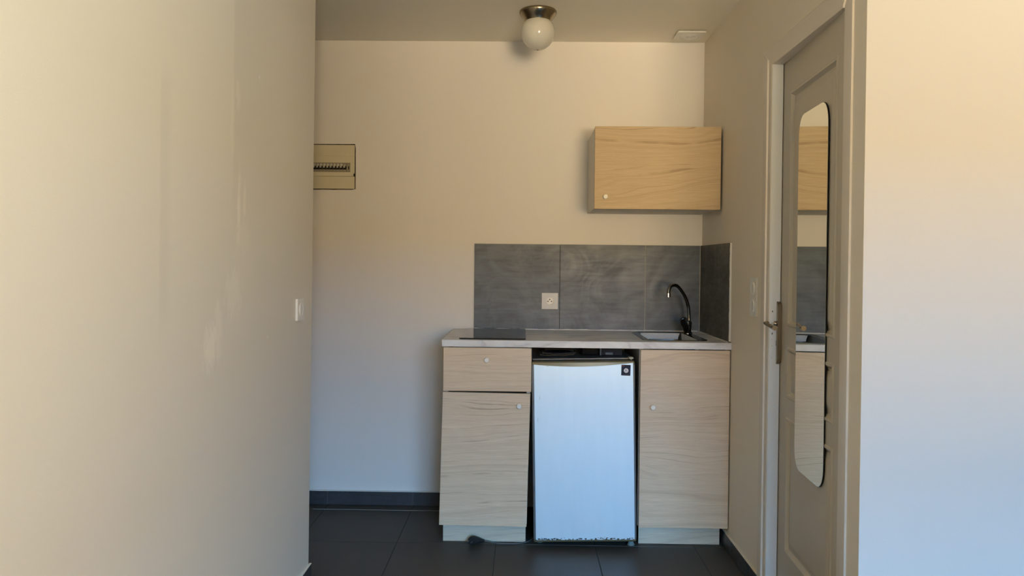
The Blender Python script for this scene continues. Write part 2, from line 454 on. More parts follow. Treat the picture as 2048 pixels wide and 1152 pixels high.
# far jamb, head, near jamb (the reveal that faces the camera is the far one)
YN0, YN1 = 2.190, 2.243
bm = bmesh.new()
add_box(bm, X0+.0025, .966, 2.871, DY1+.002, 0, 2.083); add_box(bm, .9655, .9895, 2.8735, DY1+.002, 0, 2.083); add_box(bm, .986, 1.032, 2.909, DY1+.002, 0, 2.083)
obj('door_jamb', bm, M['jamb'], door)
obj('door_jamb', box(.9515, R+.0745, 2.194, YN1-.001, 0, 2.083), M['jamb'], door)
bm = bmesh.new()
add_box(bm, R, .988, 2.194, DY1, 2.0832, 2.125); add_box(bm, .986, 1.032, 2.194, DY1, 2.100, 2.125)
obj('door_head', bm, M['trim'], door)
# moulded architrave: profile (fraction across the width, X of the face)
FAR = [(0, R), (0, X0+.001), (.08, X0-.0005), (.12, X0), (.14, X0+.0005), (.38, X0+.0005), (.40, X0-.0060), (.48, X0-.0065), (.88, X0-.0060), (1.0, X0+.003), (1.0, R)]
TOP = [(0, R), (0, X0+.001), (.10, X0-.0015), (.22, X0-.001), (.34, X0-.0035), (.55, X0-.0045), (.88, X0-.0045), (1.0, X0+.003), (1.0, R)]
NEAR = [(0, R), (0, .9512), (.10, .9502), (.9, .9500), (1.0, .9506), (1.0, R)]
def arch_leg(name, pr, yi, yo, zi, zo):
    bm = bmesh.new(); rows = []
    for w_, x in pr:
        y = yi+(yo-yi)*w_; z = zi+(zo-zi)*w_
        rows.append((bm.verts.new((x, y, 0)), bm.verts.new((x, y, z))))
    for a, b in zip(rows, rows[1:]): bm.faces.new((a[0], b[0], b[1], a[1]))
    bm.faces.new([r[1] for r in rows]); bm.faces.new([r[0] for r in rows][::-1])
    return obj(name, bm, M['trim'], door, smooth=18)
arch_leg('architrave', FAR, 2.874, 2.963, 2.083, 2.157)
arch_leg('architrave', NEAR, YN1, YN0, 2.083, 2.157)
bm = bmesh.new(); rows = []
for w_, x in TOP:
    rows.append((bm.verts.new((x, YN1+(YN0-YN1)*w_, 2.083+.074*w_)), bm.verts.new((x, 2.874+(2.963-2.874)*w_, 2.083+.074*w_))))
for a, b in zip(rows, rows[1:]): bm.faces.new((a[0], b[0], b[1], a[1]))
bm.faces.new([r[1] for r in rows]); bm.faces.new([r[0] for r in rows][::-1])
obj('architrave', bm, M['trim'], door, smooth=25)
# strike plate with screw holes on the far jamb
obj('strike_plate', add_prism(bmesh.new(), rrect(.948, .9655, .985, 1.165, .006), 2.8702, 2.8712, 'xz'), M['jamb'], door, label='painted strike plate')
for z, h in ((1.137, .010), (1.092, .006), (1.052, .012), (1.030, .003), (1.005, .004), (.96, .002)):
    obj('screw_hole', box(.9575, .9575+.0016+.0016*(h > .009), 2.8696, 2.8702, z-h*.3, z+h*.3), M['gap'], door)

# leaf: own coordinates, y runs from hinge to lock side, x points away from the room
TH = math.radians(2.9)
leaf_root = door
def local_obj(name, bm, mat, parent, smooth=None, label=None, loc=None, rot=None):
    me = bpy.data.meshes.new(name); bmesh.ops.recalc_face_normals(bm, faces=bm.faces); bm.to_mesh(me); bm.free(); me.materials.append(mat)
    o = bpy.data.objects.new(name, me); C.objects.link(o); o.parent = parent
    if loc is not None: o.location = loc; o.rotation_euler = rot
    if smooth:
        for p in me.polygons: p.use_smooth = True
        me.set_sharp_from_angle(angle=math.radians(smooth))
    if label: o['label'] = label
    return o
HX, HY = .9925-.7*math.sin(TH), 2.865-.7*math.cos(TH)
PU0, PU1 = .145, .622
PAN = [(.240, .748), (.820, 1.011), (1.087, 1.962)]
bm = bmesh.new(); TK = .036
add_box(bm, 0, TK, .045, PU0, .008, 2.098); add_box(bm, 0, TK, PU1, .738, .008, 2.098)
zs = [.008]+[z for p in PAN for z in p]+[2.098]
for a, b in zip(zs[::2], zs[1::2]): add_box(bm, 0, TK, PU0, PU1, a, b)
bmesh.ops.remove_doubles(bm, verts=bm.verts, dist=.00001)
leaf = local_obj('door_leaf', bm, M['doorleaf'], door, loc=(HX-R, HY-2.53, 0), rot=(0, 0, -TH))
for z0, z1 in PAN:
    bm = bmesh.new(); rings = []
    for ins, dx in ((0, .034), (0, -.0005), (.005, -.004), (.012, -.0035), (.017, .003), (.022, .0085), (.027, .009), (.052, .002), (.056, .0015)):
        rings.append([bm.verts.new(p) for p in ((dx, PU0+ins, z0+ins), (dx, PU1-ins, z0+ins), (dx, PU1-ins, z1-ins), (dx, PU0+ins, z1-ins))])
    for a, b in zip(rings, rings[1:]):
        for i in range(4): bm.faces.new((a[i], a[(i+1) % 4], b[(i+1) % 4], b[i]))
    bm.faces.new(rings[-1]); bm.faces.new(rings[0][::-1])
    local_obj('moulded_panel', bm, M['doorleaf'], leaf)
# lock plate and lever
bm = bmesh.new(); add_prism(bm, rrect(.690, .731, .934, 1.176, .0195, 8), -.0175, -.0065, 'yz', bev=.002)
add_prism(bm, rrect(.694, .727, .938, 1.172, .016, 8), -.0066, 0, 'yz')
plate = local_obj('handle_plate', bm, M['handle'], leaf, smooth=35, label='long rounded nickel lock plate')
bm = bmesh.new()
pts = catmull([(-.016, .711, 1.090), (-.034, .711, 1.0905), (-.050, .710, 1.0915), (-.060, .703, 1.0925), (-.064, .688, 1.0925), (-.064, .664, 1.0905), (-.061, .636, 1.087), (-.058, .606, 1.084), (-.058, .580, 1.0835)], 5)
n = len(pts)
rad = [.0066 if i/n < .5 else .0066+.0030*max(0, (i/n-.5)/.5) for i in range(n)]
add_tube(bm, pts, rad, 14, 1.0, 1.0)
add_lathe(bm, [(.0095, -.030), (.0105, -.029), (.0105, -.018), (.012, -.0170)], (0, .711, 1.090), 'x', 20)
local_obj('lever', bm, M['handle'], leaf, smooth=50, label='curved nickel door lever')
local_obj('keyhole', add_prism(bmesh.new(), rrect(.705, .714, 1.004, 1.026, .004), -.0180, -.017, 'yz'), M['gap'], leaf)
local_obj('screw', lathe([(.003, -.0183), (.003, -.017)], (0, .711, .955), 'x', 12), M['gap'], leaf)
local_obj('screw', lathe([(.003, -.0183), (.003, -.017)], (0, .711, 1.158), 'x', 12), M['gap'], leaf)

# mirror hanging on the leaf
mr = thing('wall_mirror', 'tall frameless mirror with rounded corners hanging on the grey panelled door', 'mirror', (HX, HY, 0), -TH)
LOCAL.add(mr.name)
def mouth(y0, y1, z0, z1, ry, rz, n=9):
    out = []
    for cy, cz, a0 in ((y1-ry, z1-rz, 0), (y0+ry, z1-rz, 90), (y0+ry, z0+rz, 180), (y1-ry, z0+rz, 270)):
        for k in range(n+1):
            a = math.radians(a0+90*k/n); ca, sa = math.cos(a), math.sin(a)
            e = 2/2.3; out.append((cy+ry*math.copysign(abs(ca)**e, ca), cz+rz*math.copysign(abs(sa)**e, sa)))
    return out
o = mouth(.211, .503, .594, 1.843, .062, .085)
obj('glass_pane', add_prism(bmesh.new(), o, -.0062, -.0052, 'yz'), M['mirror'], mr)
o = mouth(.2105, .5035, .5935, 1.8435, .062, .085)
obj('backing', add_prism(bmesh.new(), o, -.0052, -.0008, 'yz'), M['black'], mr, label='dark backing edge of the mirror')

# ------------------------------------------------------------------ kitchen
WF, WT_, WZ = 3.408, .0306, .958
FY = 3.42       # front face of the cabinet doors
WL = -.369
# worktop with a cut-out for the sink
SX0, SX1, SY0, SY1 = .60, .822, 3.505, 3.87
bm = bmesh.new()
xs = [WL, SX0, SX1, R-.001]; ys = [WF, SY0, SY1, B-.001]; z0, z1 = WZ-WT_, WZ
def quad(*p): bm.faces.new([bm.verts.new(q) for q in p])
for i in range(3):
    for j in range(3):
        if i == 1 and j == 1: continue
        for z in (z0, z1): quad((xs[i], ys[j], z), (xs[i+1], ys[j], z), (xs[i+1], ys[j+1], z), (xs[i], ys[j+1], z))
def wallq(a, b): quad((*a, z0), (*b, z0), (*b, z1), (*a, z1))
for i in range(3):
    wallq((xs[i], ys[0]), (xs[i+1], ys[0])); wallq((xs[i], ys[3]), (xs[i+1], ys[3]))
    wallq((xs[0], ys[i]), (xs[0], ys[i+1])); wallq((xs[3], ys[i]), (xs[3], ys[i+1]))
wallq((xs[1], ys[1]), (xs[2], ys[1])); wallq((xs[1], ys[2]), (xs[2], ys[2])); wallq((xs[1], ys[1]), (xs[1], ys[2])); wallq((xs[2], ys[1]), (xs[2], ys[2]))
bmesh.ops.remove_doubles(bm, verts=bm.verts, dist=.0001); bmesh.ops.dissolve_limit(bm, angle_limit=.01, verts=bm.verts, edges=bm.edges)
wt = thing('worktop', 'pale grey marble-look worktop across both base cabinets and the fridge', 'worktop', (.29, 3.7, WZ-WT_))
obj('slab', bm, M['marble'], wt)
N = 90; lo_, hi_ = WL+.06, R-.02; tp = []
for k in range(N+1):
    a = lo_+(hi_-lo_)*k/N
    tp.append((a, WZ+max(.0022, .0042+.0035*noise.noise((a*14, 3, 0))+.0015*noise.noise((a*60, 0, 5)))))
bm = add_prism(bmesh.new(), [(lo_, WZ), (hi_, WZ)]+tp[::-1], B-.0145, B-.0100, 'xz')
add_box(bm, R-.0165, R-.0115, WF+.03, B-.01, WZ, WZ+.0035)
obj('silicone_joint', bm, M['silicone'], wt, label='uneven white silicone joint')

# hob
hb = thing('induction_hob', 'black glass domino hob set in the left end of the worktop', 'hob', (-.14, 3.7, WZ))
obj('glass_top', box(-.293, .016, 3.441, 3.955, WZ+.0015, WZ+.0065, bev=.0015), M['hob'], hb)
obj('underframe', box(-.287, .010, 3.447, 3.949, WZ+.0001, WZ+.0018), M['black'], hb)
for y in (3.57, 3.82):
    bm = bmesh.new()
    n = 40; r0, r1 = .083, .0845
    if y > 3.7: r0, r1 = .065, .0665
    for k in range(n):
        a, b = 2*math.pi*k/n, 2*math.pi*(k+1)/n
        bm.faces.new([bm.verts.new((-.1385+r*math.cos(t), y+r*math.sin(t), WZ+.0067)) for r, t in ((r0, a), (r1, a), (r1, b), (r0, b))])
    obj('cooking_zone', bm, plain('hob_print', (.09, .09, .09), .2), hb)

# sink
sk = thing('sink', 'small rectangular stainless steel sink sunk in the right end of the worktop', 'sink', (.71, 3.69, WZ))
def ringloft(bm, loops):
    rs = [[bm.verts.new(p) for p in lp] for lp in loops]
    n = len(rs[0])
    for a, b in zip(rs, rs[1:]):
        for i in range(n): bm.faces.new((a[i], a[(i+1) % n], b[(i+1) % n], b[i]))
    return rs
def rl(x0, x1, y0, y1, r, z, n=6): return [(a, b, z) for a, b in rrect(x0, x1, y0, y1, r, n)]
bm = bmesh.new()
ringloft(bm, [rl(.566, .872, 3.474, 3.915, .045, WZ+.0002), rl(.568, .870, 3.476, 3.913, .044, WZ+.0032), rl(.592, .836, 3.492, 3.892, .045, WZ+.0022), rl(.600, .828, 3.500, 3.884, .045, WZ-.0005)])
rim = obj('rim', bm, M['steel'], sk, smooth=40)
bm = bmesh.new()
rs = ringloft(bm, [rl(.600, .828, 3.500, 3.884, .045, WZ-.0005), rl(.603, .825, 3.503, 3.881, .045, WZ-.02), rl(.610, .818, 3.510, 3.874, .045, WZ-.115), rl(.625, .803, 3.525, 3.859, .04, WZ-.132), rl(.655, .773, 3.555, 3.829, .035, WZ-.136)])
bm.faces.new(rs[-1])
obj('bowl', bm, M['steel_bowl'], sk, smooth=50)
obj('drain', lathe([(.022, -.1345), (.022, -.1325), (.015, -.1335), (.004, -.134)], (.714, 3.69, WZ), 'z', 24), M['chrome'], sk)

# faucet
fc = thing('kitchen_tap', 'chrome swan-neck mixer tap standing behind the sink in the corner', 'tap', (.850, 3.845, WZ+.003))
bm = lathe([(.026, 0), (.026, .004), (.020, .008), (.0185, .02), (.021, .034), (.0225, .052), (.021, .062), (.012, .066)], (.850, 3.845, WZ+.002), 'z', 28)
obj('body', bm, M['dark_chrome'], fc, smooth=40)
neck = [(.868, 1.005), (.869, 1.035), (.868, 1.065), (.861, 1.110), (.843, 1.150), (.820, 1.182), (.797, 1.204), (.778, 1.210), (.759, 1.206), (.748, 1.190), (.744, 1.170)]
P_ = catmull([(x-.012, 3.845-(.868-x)*.75, z) for x, z in neck], 5)
obj('spout', tube(P_, .0088, 16), M['dark_chrome'], fc, smooth=60, label='curved chrome spout')
e = P_[-1]
obj('aerator', lathe([(.0095, -.020), (.0112, -.019), (.0112, -.001), (.0100, 0)], tuple(e), 'z', 20), M['chrome'], fc, smooth=40)
bm = bmesh.new(); add_prism(bm, [(-.012, 0), (.012, 0), (.017, .045), (.019, .072), (.016, .084), (.006, .089), (-.006, .089), (-.016, .084), (-.019, .072), (-.017, .045)], -.006, .006, 'xz', bev=.003)
bmesh.ops.rotate(bm, verts=bm.verts, cent=(0, 0, 0), matrix=Matrix.Rotation(math.radians(-20), 3, 'Y') @ Matrix.Rotation(math.radians(24), 3, 'X'))
bmesh.ops.translate(bm, verts=bm.verts, vec=(.842, 3.822, WZ+.010))
obj('lever', bm, M['dark_chrome'], fc, smooth=40, label='flat chrome lever')

# backsplash
bs = thing('backsplash', 'dark slate tile backsplash along the worktop and round the corner', 'backsplash', (.35, B, WZ))
BT = 1.416
obj('adhesive_bed', box(-.2595, R-.0006, B-.0082, B-.0004, WZ+.001, BT-.001), M['grout'], bs)
obj('joint_filler', box(.196, .1995, B-.0092, B-.0080, WZ+.005, BT-.001), M['grout_dark'], bs, label='dark joint')
for a, b in ((-.2610, .1967), (.1988, .6525), (.6560, R-.0125)):
    obj('tile', box(a, b, B-.0105, B-.0004, WZ+.0035, BT, bev=.0006), M['slate'], bs)
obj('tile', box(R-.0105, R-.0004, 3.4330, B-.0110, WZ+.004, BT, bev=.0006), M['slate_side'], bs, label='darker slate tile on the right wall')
bm = bmesh.new()
for k in range(40):
    a = WZ+.004+(BT-WZ-.004)*k/40; b = WZ+.004+(BT-WZ-.004)*(k+1)/40
    add_box(bm, R-.0078-.001*random.random(), R-.0004, 3.4290-.0015*random.random(), 3.4330, a, b)
obj('edge_filler', bm, M['silicone'], bs, label='white filler along the front edge')
obj('edge_filler', box(R-.0135, R-.0108, B-.0135, B-.0108, WZ+.004, BT-.002), M['grout'], bs)

# ---- base cabinets
def knob(x, z, y, parent, r=.0118):
    o = obj('knob', lathe([(.0055, .0), (.0055, -.008), (r, -.010), (r, -.017), (r*.8, -.0195), (.002, -.0195)], (x, y, z), 'y', 24), M['knob'], parent, smooth=40, label='round white knob')
    return o
def rot_about(o, x, z, y, ang):   # bake a small tilt (a badly hung front) into the mesh, world coordinates minus root
    r = root_of(o).location
    M4 = Matrix.Translation(Vector((x, y, z))-r) @ Matrix.Rotation(ang, 4, 'Y') @ Matrix.Translation(r-Vector((x, y, z)))
    o.data.transform(M4)
def carcass(t, x0, x1, z0, z1, y0=3.44, y1=3.96, mat=None):
    mat = mat or M['melamine']; T = .016
    obj('side_panel', box(x0, x0+T, y0, y1, z0, z1, bev=.0005, seg=1), mat, t)
    obj('side_panel', box(x1-T, x1, y0, y1, z0, z1, bev=.0005, seg=1), mat, t)
    obj('bottom_panel', box(x0+T, x1-T, y0, y1, z0, z0+T), mat, t)
    obj('back_panel', box(x0+T, x1-T, y1-.004, y1, z0+T, z1), mat, t)
lc = thing('base_cabinet', 'narrow oak-look base cabinet left of the fridge, with a drawer over a crooked door', 'cabinet', (-.16, 3.7, 0))
carcass(lc, -.360, .0385, .1025, WZ-WT_-.0005)
obj('shelf', box(-.344, .024, 3.46, 3.95, .695, .708), M['gap'], lc)
dr = obj('drawer', box(-.3625, .0435, FY, FY+.0175, .7215, .9225, bev=.0008, seg=1), M['wood_drawer'], lc, label='oak-look drawer front')
k_ = knob(-.163, .867, FY, dr)
d_ = obj('door', box(-.3640, .0400, FY-.001, FY+.0175, .1005, .7158, bev=.0008, seg=1), M['wood_door'], lc, label='oak-look door hanging slightly crooked')
k2 = knob(-.0105, .6605, FY-.001, d_)
def skew(o, kx, kz, z0=.7175, x0=-.364):       # this cabinet stands out of square
    rl_ = root_of(o).location
    for v in o.data.vertices:
        X, Z = v.co.x+rl_.x, v.co.z+rl_.z
        v.co.x += (Z-z0)*kx; v.co.z -= (X-x0)*kz
for q in (d_, k2): skew(q, .0200, .0100)
for q in lc.children:
    if q.name.split('.')[0] in ('side_panel', 'bottom_panel', 'back_panel'): skew(q, .0150, 0)
obj('plinth', box(-.3645, .0245, 3.488, 3.505, .001, .1020, bev=.0006, seg=1), M['wood_plinth'], lc)
rc = thing('base_cabinet', 'oak-look base cabinet under the sink, right of the fridge', 'cabinet', (.75, 3.7, 0))
carcass(rc, .541, .951, .1035, WZ-WT_-.0005)
d2 = obj('door', box(.5440, .9525, FY-.001, FY+.0175, .1025, .9215, bev=.0008, seg=1), M['wood_sink'], rc, label='tall oak-look door')
knob(.601, .659, FY-.001, d2)
obj('plinth', box(.555, .9345, 3.493, 3.510, .001, .1035, bev=.0006, seg=1), M['wood_plinth'], rc)
# ---- wall cabinet
U = 3.5986
uc = thing('wall_cabinet', 'oak-look wall cabinet hung in the corner above the tiles', 'cabinet', (.64, B, 1.58))
ux0, ux1, uz0, uz1 = .3407, .9465, 1.5797, 1.9771
obj('carcass', box(ux0+.002, ux1-.004, U+.019, B-.0005, uz0+.002, uz1-.002, bev=.0008, seg=1), M['melamine_grey'], uc, label='grey cabinet box')
ud = obj('door', box(ux0, ux1, U, U+.0175, uz0, uz1, bev=.0008, seg=1), M['wood_upper'], uc, label='warm oak-look door')
knob(.3925, 1.637, U, ud)
for x in (.362, .86): obj('screw', lathe([(.004, 0), (.004, -.001)], (x, 3.9, uz0+.002), 'z', 10), M['trimolive'], uc)

# ---- fridge
fr = thing('fridge', 'small silver under-counter fridge standing between the two base cabinets', 'fridge', (.2975, 3.65, 0), roty=math.radians(-1.25))
fx0, fx1, FZ = .0625, .5350, .866
yf = 3.4080
obj('body', box(fx0+.006, fx1-.006, yf+.062, 3.935, .03, FZ+.002, bev=.004), M['fridge_body'], fr)
obj('top_panel', box(fx0+.004, fx1-.004, yf+.050, 3.94, FZ+.002, FZ+.0085, bev=.002), M['fridge_side'], fr, label='grey top panel')
fd = obj('door', box(fx0, fx1, yf+.0025, yf+.056, .034, FZ, bev=.007, seg=3), M['trimolive'], fr, smooth=40, label='olive-edged fridge door')
bm = bmesh.new(); pts = [(fx0+.0100, .0455), (fx1-.0085, .0455)]
N = 20
for k in range(N+1):
    s = k/N; pts.append((fx1-.0085-(fx1-fx0-.0185)*s, .8575-.0130*math.sin(math.pi*s)**.9-.004*s))
add_prism(bm, pts, yf-.001, yf+.006, 'xz', bev=.0012)
obj('front_panel', bm, M['fridge'], fd, label='pale blue-silver front with chipped lower edge')
obj('gasket', box(fx0+.008, fx1-.008, yf+.056, yf+.062, .045, FZ-.008), M['rubber'], fr)
for a, b in ((fx0-.0002, fx0+.0097), (fx1-.0082, fx1+.0002)):
    obj('side_trim', box(a, b, yf+.0005, yf+.054, .048, .853, bev=.0035, seg=3), M['fridge_side'], fd)
hg = obj('hinge_cap', box(fx1-.024, fx1-.003, yf+.020, yf+.055, FZ+.006, FZ+.014, bev=.003), M['hinge'], fr, label='beige hinge cap')
obj('hinge_pin', lathe([(.003, -.008), (.003, .006)], (fx1-.013, yf+.03, FZ+.006), 'z', 12), M['pin'], fr)
for x, y in ((fx0+.03, 3.50), (fx1-.018, 3.47), (fx0+.03, 3.89), (fx1-.03, 3.89)):
    obj('foot', lathe([(.016, 0), (.018, .004), (.012, .012), (.010, .034)], (x, y, .001+(-.003 if x > .3 else .004)), 'z', 16), M['foot'], fr)
SX = .0168        # sticker offset along the door
st = obj('sticker', add_prism(bmesh.new(), rrect(.4555+SX, .4975+SX, .7995, .8490, .002, 3), yf-.0016, yf-.0010, 'xz'), M['sticker'], fd, label='dark navy sticker with a white round emblem')
rot_about(st, .4765+SX, .824, yf, math.radians(3))
bm = lathe([(.0105, -.0020), (.0105, -.0015)], (.4775+SX, yf, .8225), 'y', 28)
em = obj('sticker_emblem', bm, M['sticker_white'], fd)
bm = bmesh.new()
def arc(cx, cz, r, a0, a1, w, y, n=10):
    for k in range(n):
        t0, t1 = [math.radians(a0+(a1-a0)*q/n) for q in (k, k+1)]
        p = [(cx+rr*math.cos(t), cz+rr*math.sin(t)) for rr, t in ((r, t0), (r+w, t0), (r+w, t1), (r, t1))]
        bm.faces.new([bm.verts.new((a, y, b)) for a, b in p])
arc(.477+SX, .8240, .0030, 20, 300, .0016, yf-.0022); arc(.4775+SX, .8225, .0066, 205, 330, .0014, yf-.0022); arc(.480+SX, .8255, .0028, 180, 330, .0014, yf-.0023)
obj('emblem_mark', bm, M['sticker'], fd)
bm = bmesh.new()
for x, wd in ((.4585, .0022), (.4612, .0018), (.4635, .0022), (.4662, .0016), (.4683, .0022)): add_box(bm, x+SX, x+SX+wd, yf-.0021, yf-.0017, .8435, .8457)
obj('sticker_print', bm, M['sticker_red'], fd)
bm = bmesh.new()
for x in range(9): add_box(bm, .4610+SX+x*.0034, .4632+SX+x*.0034, yf-.0020, yf-.0017, .8035, .8048)
obj('sticker_print', bm, plain('sticker_grey', (.12, .13, .18), .5), fd)

# ---- things kept on top of the fridge
ft = FZ+.0088; fm_, fr_ = ft+.0035, ft+.0050     # the fridge leans, its top rises to the right
def crumple(nx, ny, x0, x1, y0, y1, hf, th):
    bm = bmesh.new(); top = []; bot = []
    for i in range(nx+1):
        for j in range(ny+1):
            x = x0+(x1-x0)*i/nx; y = y0+(y1-y0)*j/ny; h = hf(i/nx, j/ny, x, y)
            top.append(bm.verts.new((x, y, h))); bot.append(bm.verts.new((x, y, h-th)))
    q = lambda a, i, j: a[i*(ny+1)+j]
    for i in range(nx):
        for j in range(ny):
            bm.faces.new((q(top, i, j), q(top, i+1, j), q(top, i+1, j+1), q(top, i, j+1)))
            bm.faces.new((q(bot, i, j), q(bot, i, j+1), q(bot, i+1, j+1), q(bot, i+1, j)))
    for i in range(nx):
        bm.faces.new((q(top, i, 0), q(bot, i, 0), q(bot, i+1, 0), q(top, i+1, 0))); bm.faces.new((q(top, i, ny), q(top, i+1, ny), q(bot, i+1, ny), q(bot, i, ny)))
    for j in range(ny):
        bm.faces.new((q(top, 0, j), q(top, 0, j+1), q(bot, 0, j+1), q(bot, 0, j))); bm.faces.new((q(top, nx, j), q(bot, nx, j), q(bot, nx, j+1), q(top, nx, j+1)))
    return bm
pb = thing('paper_bundle', 'curled brown paper sheets lying on the fridge under a black pouch', 'paper', (.19, 3.6, ft-.004))
for k, (dx, dz, w_) in enumerate(((0, 0, .16), (.012, .006, .155), (.03, .011, .14))):
    obj('sheet', crumple(14, 6, .085+dx, .085+dx+w_, 3.52+k*.012, 3.70, lambda u, v, x, y, dz=dz, k=k: ft+.003+dz+.020*max(0, .28-u)**1.3+.016*max(0, u-.55)**1.2+.002*noise.noise((x*25, y*25, k)), .0016), M['paper'] if k < 2 else M['navy'], pb)
bg = obj('black_pouch', crumple(16, 10, .108, .245, 3.545, 3.72, lambda u, v, x, y: ft+.036+.010*(math.sin(math.pi*min(1, u*1.05)))**.5*(math.sin(math.pi*min(1, v+.12)))**.5+.004*noise.noise((x*30, y*30, 3)), .016), M['bag'], None, smooth=60, origin=(.18, 3.63, ft+.012))
setp(bg, 'crumpled black pouch on the brown paper on top of the fridge', 'pouch')
bx = thing('storage_box', 'flat navy box with a small label window on top of the fridge, at the right', 'box', (.41, 3.6, fr_))
obj('box_body', box(.372, .475, 3.530, 3.70, fr_, fr_+.034, bev=.002), M['navy'], bx)
obj('box_edge', box(.369, .374, 3.527, 3.70, fr_, fr_+.033, bev=.001), M['navy_light'], bx, label='pale edge of the box')
bm = bmesh.new()
for a in ((.392, .432, .002, .004), (.392, .432, .014, .016), (.392, .3945, .002, .016), (.4295, .432, .002, .016)): add_box(bm, a[0], a[1], 3.526, 3.530, fr_+a[2], fr_+a[3])
obj('label_frame', bm, M['black'], bx)
obj('label_card', box(.3945, .4295, 3.5285, 3.530, fr_+.004, fr_+.014), plain('label_card', (.08, .11, .14), .5), bx)
bk = obj('black_case', box(.285, .366, 3.56, 3.74, fm_, fr_+.040, bev=.006), M['bag'], None, origin=(.325, 3.65, fr_), smooth=40)
setp(bk, 'black case on the fridge between the pouch and the navy box', 'case')

# ---- plug and cord on the floor
pg = thing('electric_plug', 'black plug with its grey cord lying on the floor before the left plinth', 'plug', (-.21, 3.46, 0))
bm = tube([(-.228, 3.434, .0215), (-.224, 3.440, .0215), (-.213, 3.452, .0205), (-.198, 3.462, .0180), (-.182, 3.468, .0140), (-.168, 3.470, .0115)], [.0185, .0205, .0200, .0140, .0085, .0060], 20)
obj('plug_body', bm, M['rubber'], pg, smooth=50)
for dx in (-.0085, .0085):
    obj('plug_pin', tube([(-.228+dx, 3.436-dx*.6, .0215), (-.237+dx, 3.420-dx*.6, .0212)], .0024, 8), M['cord'], pg)
cd = catmull([(-.170, 3.470, .0115), (-.150, 3.470, .0085), (-.115, 3.462, .0045), (-.070, 3.456, .0040), (-.020, 3.461, .0040), (.020, 3.476, .0040), (.050, 3.51, .0040), (.080, 3.60, .0040), (.12, 3.75, .0040), (.20, 3.90, .0040)], 6)
obj('cord', tube(cd, .0034, 10), M['cord'], pg, smooth=60)

# ------------------------------------------------------------------ electrics
# distribution board let into the back wall
ep = thing('electrical_panel', 'cream distribution board let into the back wall beside the left wall corner', 'fuse box', (-1.12, B, 1.82))
EX0, EX1, EZ0, EZ1 = -1.335, -.9105, 1.7035, 1.9385
bm = bmesh.new(); pts = []
def jag(a, b, n, f):
    for k in range(n): pts.append(f(a+(b-a)*k/n, random.uniform(0, .0012)))
jag(EX0, EX1, 24, lambda t, e: (t, EZ0-.0034-e)); jag(EZ0, EZ1, 14, lambda t, e: (EX1+.0036+e*.5, t))
jag(EX1, EX0, 24, lambda t, e: (t, EZ1+.0055+e)); jag(EZ1, EZ0, 14, lambda t, e: (EX0-.003-e, t))
add_prism(bm, pts, B-.0012, B-.0002, 'xz')
obj('wall_gap', bm, M['gap'], ep, label='dark gap around the board')
w0, w1, wz0, wz1 = -1.300, -.9325, 1.7935, 1.8420
bm = bmesh.new()
add_box(bm, EX0, EX1, B-.011, B-.001, 1.8790, EZ1, bev=.0015); obj('upper_cover', bm, M['plastic_old'], ep)
bm = bmesh.new(); add_box(bm, EX0, EX1, B-.011, B-.001, EZ0, 1.7700, bev=.0015); obj('lower_cover', bm, M['plastic_old'], ep)
bm = bmesh.new()
add_box(bm, EX0, EX1-.008, B-.015, B-.001, wz1, 1.8785, bev=.001); add_box(bm, EX0, EX1-.008, B-.015, B-.001, 1.7705, wz0, bev=.001)
add_box(bm, w1, EX1-.008, B-.0148, B-.001, wz0, wz1); add_box(bm, EX0, w0, B-.0148, B-.001, wz0, wz1)
obj('window_frame', bm, M['plastic_old'], ep)
obj('side_strip', box(EX1-.0078, EX1-.0005, B-.0095, B-.001, 1.7705, 1.8785), M['plastic_old'], ep)
obj('back_rail', box(w0, w1, B-.004, B-.001, wz0, wz1), plain('rail_dark', (.12, .10, .07), .7), ep)
brk = plain('breaker_grey', (.33, .30, .22), .5); tab = plain('breaker_label', (.58, .55, .46), .5); dgrey = plain('breaker_base', (.24, .20, .14), .5)
n = 0
x = w1-.0205
obj('breaker', box(x+.001, x+.0195, B-.012, B-.004, wz0+.0015, wz1-.0015, bev=.0008, seg=1), brk, ep)
obj('button', box(x+.0085, x+.0135, B-.0135, B-.012, wz0+.014, wz0+.030), M['black'], ep)
obj('button', box(x+.0040, x+.0065, B-.0128, B-.012, wz0+.014, wz0+.030), tab, ep)
for k in range(18):
    x = w1-.0215-.0182*(k+1)
    if x < w0: break
    b = obj('breaker', box(x+.0004, x+.0178, B-.0105, B-.004, wz0+.0015, wz1-.0015, bev=.0006, seg=1), brk, ep)
    bm = bmesh.new()
    if k > 0: add_box(bm, x+.0035, x+.0150, B-.0116, B-.0105, wz0+.034, wz0+.045)
    add_box(bm, x+.0048, x+.0105, B-.0120, B-.0105, wz0+.024, wz0+.038)
    obj('breaker_tab', bm, tab, b)
    bm = bmesh.new()
    add_box(bm, x+.0004, x+.0178, B-.0118, B-.0104, wz0+.0135, wz0+.0225)
    add_box(bm, x+.0115, x+.0174, B-.0150, B-.0104, wz0+.0145, wz0+.0310)
    obj('toggle', bm, M['black'], b)
for z in (1.8885, 1.7460):
    s_ = obj('screw_cap', lathe([(.0058, -.0014), (.0058, .0005), (.0048, .0006)], (-.9265, B-.0112, z), 'y', 18), M['plastic_old'], ep)
    obj('screw_slot', box(-.9278, -.9252, B-.0125, B-.0118, z-.0024, z+.0024), dgrey, ep)
obj('latch', box(EX1-.0045, EX1+.0020, B-.0118, B-.003, 1.770, 1.7855), M['gap'], ep, label='dark latch notch')

